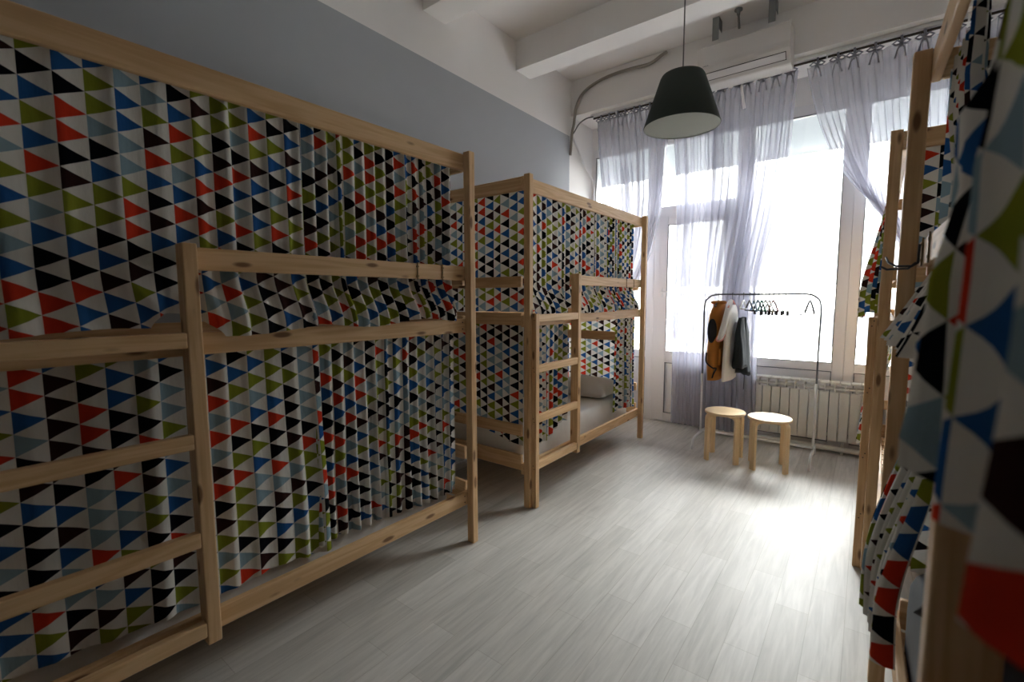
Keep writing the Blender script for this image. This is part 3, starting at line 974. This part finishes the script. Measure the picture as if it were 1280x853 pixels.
for x in (-1.1, -.1, .8):
    pm.box(x - .012, x + .012, 4.785, 4.945, .0, .07, .003)
tag(obj('heating_pipe', pm, RADW, None), 'white heating pipe running low along the floor under the radiator', 'pipe')

# ------------------------------------------------------------------ clothes rack with clothes
RY = 4.42
rack = tag(empty('clothes_rack', (-.73, RY, 0)), 'slim metal clothes rack standing in front of radiator', 'clothes rack')
xl, xr, zt = -.44, .445, 1.385
m = MB().tube(cr([(xl, 0, .62), (xl, 0, 1.0), (xl, 0, 1.28), (xl + .03, 0, zt - .03), (xl + .105, 0, zt), (xl + .3, 0, zt), (xr - .3, 0, zt), (xr - .105, 0, zt), (xr - .03, 0, zt - .03), (xr, 0, 1.28), (xr, 0, 1.0), (xr, 0, .62)], 8), .0072, 10)
obj('hanging_rail', m, RACKD, rack, True)
m = MB().tube([(xl, 0, .10), (xl, 0, .66)], .0085, 10).tube([(xr, 0, .10), (xr, 0, .66)], .0085, 10)
obj('upright', m, RACKW, rack, True)
for x in (xl, xr):
    m = MB().tube(cr([(x, -.25, .008), (x, -.245, .05), (x, -.20, .095), (x, -.1, .105), (x, 0, .107), (x, .1, .105), (x, .19, .095), (x, .225, .05), (x, .225, .008)], 6), .0105, 10)
    obj('foot_bar', m, RACKW, rack, True)
obj('cross_bar', MB().tube([(xl, 0, .125), (xr, 0, .125)], .009, 10), RACKW, rack, True)

def ell(cx, cy, z, hx, hy, n=20, pw=2.4, tw=0):
    pts = []
    for k in range(n):
        a = 2 * pi * k / n
        c, s = cos(a), sin(a)
        pts.append((cx + hx * math.copysign(abs(c) ** (2 / pw), c) + tw * hy * s, cy + hy * math.copysign(abs(s) ** (2 / pw), s), z))
    return pts

def hook_pts(x, y, zb, yaw=0):
    # a hanger hook over the rail (the rail runs along x at RY, height zt)
    return cr([(x, RY + .012, zt - .004), (x, RY + .014, zt + .01), (x, RY, zt + .0175), (x, RY - .014, zt + .008), (x, RY - .012, zt - .012), (x, RY - .002, zt - .03), (x, RY, zb)], 5)

def hanger(name, x, mat, label, w=.19, drop=.085, clips=False, thin=False, yaw=0.0, group='hangers on the clothes rack'):
    e = tag(empty(name, (x, RY, zt)), label, 'hanger', group)
    z0 = -.055
    r = .004 if thin else .008
    hp = [(p.x - x, p.y - RY, p.z - zt) for p in hook_pts(x, RY, zt + z0)]
    obj('hook', MB().tube(hp, .0022, 6), HOOKM, e, True)
    m = MB()
    m.tube(cr([(0, -w, z0 - drop), (0, -w * .55, z0 - drop * .45), (0, -.02, z0 - .004), (0, 0, z0), (0, .02, z0 - .004), (0, w * .55, z0 - drop * .45), (0, w, z0 - drop)], 5), r, 6)
    m.tube([(0, -w, z0 - drop), (0, w, z0 - drop)], r * .75, 6)
    obj('body', m, mat, e, True)
    if clips:
        for s in (-1, 1):
            c = MB().box(-.008, .008, s * w * .72 - .012, s * w * .72 + .012, z0 - drop - .035, z0 - drop + .004, .003)
            obj('clip', c, HANGC[3], e)
    e.rotation_euler = (0, 0, 0)
    for ch in e.children:
        if ch.name.startswith(('body', 'clip')):
            ch.rotation_euler = (0, 0, yaw)
    return e

# mustard vest
vest = tag(empty('vest', (-1.05, RY, -.02)), 'mustard brown sleeveless vest with dark lining hanging first on the rack', 'vest')
rings = []
for z, hy, hx, cy in ((.655, .215, .052, 0), (.70, .215, .056, 0), (.85, .205, .06, 0), (1.0, .195, .062, 0), (1.06, .17, .06, .0), (1.15, .165, .056, 0), (1.22, .175, .05, 0), (1.27, .15, .045, 0), (1.305, .09, .045, 0), (1.335, .06, .045, 0)):
    tw = .03 * noise.noise((z * 5, 1, 1))
    rings.append([(p[0] + .008 * noise.noise((p[1] * 12, z * 9, 3)), p[1], p[2]) for p in ell(.005 * sin(z * 20), cy, z, hx, hy, 32, 2.6)])
obj('vest_body', MB().loft(rings), MUSTARD, vest, True)
m = MB()
m.loft([[(cx + .034 * cos(a) * k, -.172 - q + .004 * cos(a) + (z_ - 1.07) * -.02, z_) for a, z_ in [(2 * pi * i / 20, 1.09 + .105 * k * sin(2 * pi * i / 20)) for i in range(20)]] for cx, k, q in ((-.002, 1.0, .0), (-.002, 1.0, .034), (-.002, .8, .038))])
obj('armhole_lining', m, BLACKC, vest, True)
m = MB().box(.048, .070, -.16, .0, .79, .93, .006)
obj('pocket', m, MUSTARD, vest)
m = MB().tube(cr([(-.035, -.21, .90), (-.03, -.232, .82), (.02, -.22, .77), (.045, -.20, .765), (.03, -.215, .72), (.02, -.22, .68)], 6), .007, 6)
obj('drawstring', m, BLACKC, vest, True)
m = MB().tube(ell(0, 0, 1.335, .05, .064, 20) + [ell(0, 0, 1.335, .05, .064, 20)[0]], .014, 8, False)
obj('collar', m, MUSTARD, vest, True)
hanger('clothes_hanger', -1.05, HANGC[4], 'brown hanger inside the mustard vest', .13, .05)

# white t-shirt
sh = tag(empty('t_shirt', (-.938, RY, 0)), 'white t-shirt with pink sleeve edge hanging between vest and dark trousers', 't-shirt')
rings = []
for z, hy, hx in ((.635, .21, .026), (.70, .205, .03), (.85, .20, .03), (1.0, .195, .03), (1.08, .19, .032), (1.16, .185, .03), (1.22, .17, .026), (1.26, .14, .024), (1.285, .09, .022), (1.295, .07, .02)):
    rings.append([(p[0] + .02 * noise.noise((p[1] * 9, z * 2, 6)) * (1.4 - z), p[1], p[2] + .0) for p in ell(0, 0, z, hx, hy, 36, 2.6)])
obj('shirt_body', MB().loft(rings), TSHIRT, sh, True)
sl = MB().loft([[(p[0], p[1], p[2] + (p[1] + .2) * k * .9) for p in ell(dx, cy, z, .024, hy, 20)] for z, cy, hy, dx, k in ((1.235, -.12, .07, 0, .8), (1.16, -.185, .075, -.01, .7), (1.09, -.23, .07, -.02, .5), (1.05, -.255, .066, -.025, .45))])
obj('sleeve', sl, TSHIRT, sh, True)
sp_ = ell(-.026, -.257, 1.046, .026, .067, 20); sp_ = [(p[0], p[1], p[2] + (p[1] + .2) * .42) for p in sp_]
obj('sleeve_hem', MB().tube(sp_ + [sp_[0]], .006, 6, False), PINKHEM, sh, True)
hanger('clothes_hanger', -.938, PINKHEM, 'pale pink hanger holding the white t-shirt', .15, .06)

# dark trousers
tr_ = tag(empty('trousers', (-.85, RY, 0)), 'dark folded trousers hanging beside the white t-shirt', 'trousers')
def leg(cy, hy, z0, seed):
    return MB().loft([[(p[0] + .022 * noise.noise((p[1] * 14, z * 5, seed)), p[1], p[2] + (.03 * noise.noise((p[1] * 9, p[0] * 20, seed)) if z < .9 else 0)) for p in ell(0 + .02 * (1.2 - z), cy - .1 * (1.2 - z) * (1 if seed == 1 else .5), z, .014 + .07 * (1.2 - z) ** .8, hy * (.55 + 1.1 * (1.2 - z)), 22)] for z in (z0, z0 + .03, .85, .95, 1.05, 1.12, 1.165, 1.185)])
obj('trouser_leg', leg(-.05, .10, .755, 1), NAVY, tr_, True)
obj('trouser_leg', leg(.08, .09, .69, 2), NAVY, tr_, True)
obj('cuff', MB().tube([(.06, .02, .69), (.05, .06, .685), (.03, .1, .69)], .02, 8), BLACKC, tr_, True)
obj('drawstring', MB().tube(cr([(.02, .06, .72), (.022, .055, .62), (.02, .052, .54)]), .003, 6), BLACKC, tr_, True)
hanger('clothes_hanger', -.85, HANGC[2], 'white clip hanger holding the dark trousers', .13, .07)

for x, m, lab, kw in (
    (-.80, HANGC[3], 'black plastic hanger right after the dark trousers', dict(w=.16, yaw=0.38)),
    (-.765, HANGC[5], 'pale blue hanger among the crowded middle of the rack', dict(w=.15, yaw=0.33)),
    (-.735, HANGC[1], 'teal clip hanger just before the green one', dict(w=.14, clips=True, yaw=0.40)),
    (-.706, HANGC[0], 'bright green hanger in the middle of the rack', dict(w=.15, yaw=0.34)),
    (-.678, HANGC[4], 'brown clip hanger just after the bright green one', dict(w=.14, clips=True, yaw=0.42)),
    (-.65, HANGC[2], 'white hanger between the brown clip hanger and the dark red one', dict(w=.16, clips=True, yaw=0.36)),
    (-.62, HANGC[6], 'dark red hanger in the crowded middle of the rack', dict(w=.14, clips=True, yaw=0.40)),
    (-.58, HANGC[5], 'light clip hanger at the end of the crowded group', dict(w=.14, clips=True, thin=True, yaw=0.35)),
    (-.53, HANGC[3], 'black clip hanger standing a little apart from the crowded group', dict(w=.10, clips=True, thin=True, yaw=0.33)),
    (-.44, HANGC[2], 'thin white wire hanger alone on the emptier end of rail', dict(w=.17, thin=True, drop=.11, yaw=0.42)),
    (-.36, HANGC[3], 'dark hanger hanging last towards the empty end of rail', dict(w=.15, drop=.1, yaw=0.30))):
    hanger('clothes_hanger', x, m, lab, **kw)

# ------------------------------------------------------------------ stools
def stool(cx, cy, rz, label):
    e = tag(empty('stool', (cx, cy, 0), rz), label, 'stool', 'round birch stools')
    R_, H_ = .157, .412
    obj('seat', MB().lathe([(.001, H_ - .02), (R_ - .004, H_ - .02), (R_, H_ - .016), (R_, H_ - .004), (R_ - .004, H_), (.001, H_)], 64), BIRCH[0], e)
    for k in range(4):
        an = pi / 4 + k * pi / 2
        m = MB()
        w, t = .021, .011
        ro = R_ + .012
        prof = [(ro, 0), (ro, H_ - .055), (ro - .004, H_ - .036), (ro - .018, H_ - .0205), (.05, H_ - .0205)]
        inn = [(ro - .02, 0), (ro - .02, H_ - .06), (ro - .024, H_ - .05), (ro - .034, H_ - .0405), (.05, H_ - .0405)]
        outl = prof + inn[::-1]
        rings = [[(x * cos(an) - s * sin(an), x * sin(an) + s * cos(an), z) for x, z in outl] for s in (-w, w)]
        m.loft(rings)
        obj('leg', m, BIRCH[2], e)
    return e
stool(-.892, 4.10, 0.05, 'round birch stool nearer the second bunk, partly before the sheer curtain')
stool(-.560, 4.095, .22, 'round birch stool with pale top nearer the radiator')

# ------------------------------------------------------------------ light
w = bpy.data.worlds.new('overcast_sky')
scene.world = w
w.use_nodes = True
# overcast sky: much brighter overhead than over the roofs opposite, a pale street below
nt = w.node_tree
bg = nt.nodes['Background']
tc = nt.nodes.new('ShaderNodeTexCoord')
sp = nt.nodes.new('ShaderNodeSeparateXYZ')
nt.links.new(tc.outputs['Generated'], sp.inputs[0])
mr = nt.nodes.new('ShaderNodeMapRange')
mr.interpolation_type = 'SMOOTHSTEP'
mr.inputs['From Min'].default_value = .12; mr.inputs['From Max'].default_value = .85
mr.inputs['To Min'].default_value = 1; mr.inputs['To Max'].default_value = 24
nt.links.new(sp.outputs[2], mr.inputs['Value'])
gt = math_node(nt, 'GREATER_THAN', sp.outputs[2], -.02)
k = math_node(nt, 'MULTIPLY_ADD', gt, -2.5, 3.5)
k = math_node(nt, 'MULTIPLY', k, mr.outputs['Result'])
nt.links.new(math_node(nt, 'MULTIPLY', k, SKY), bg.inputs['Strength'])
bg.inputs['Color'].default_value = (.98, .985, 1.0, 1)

# daylight sampling portal in the window openings
pl = bpy.data.lights.new('window_portal', 'AREA')
pl.shape = 'RECTANGLE'; pl.size = 3.4; pl.size_y = 3.0
pl.cycles.is_portal = True
po = bpy.data.objects.new('window_portal', pl); COL.objects.link(po)
po.location = (-.92, YW + .12, 1.52); po.rotation_euler = (radians(-90), 0, 0)

# ------------------------------------------------------------------ camera
cam = bpy.data.cameras.new('camera')
cam.sensor_width = 36; cam.sensor_fit = 'HORIZONTAL'
cam.lens = 575.69 / 1280 * 36
cam.clip_start = .02
co = bpy.data.objects.new('camera', cam); COL.objects.link(co)
yaw, pit, rol = radians(37.497), radians(-5.3405), radians(.167)
co.matrix_world = Matrix.Translation((0, 0, 1.36)) @ Matrix.Rotation(yaw, 4, 'Z') @ Matrix.Rotation(pi / 2 + pit, 4, 'X') @ Matrix.Rotation(-rol, 4, 'Z')
cam.dof.use_dof = True
cam.dof.focus_distance = 3.2
cam.dof.aperture_fstop = 3.2
scene.camera = co

vs = scene.view_settings
vs.view_transform = 'Standard'
vs.look = 'None'
vs.gamma = 1
vs.use_curve_mapping = False
vs.exposure = 0.95
scene.cycles.max_bounces = 10
scene.cycles.diffuse_bounces = 6
scene.cycles.transparent_max_bounces = 24
scene.cycles.use_denoising = True
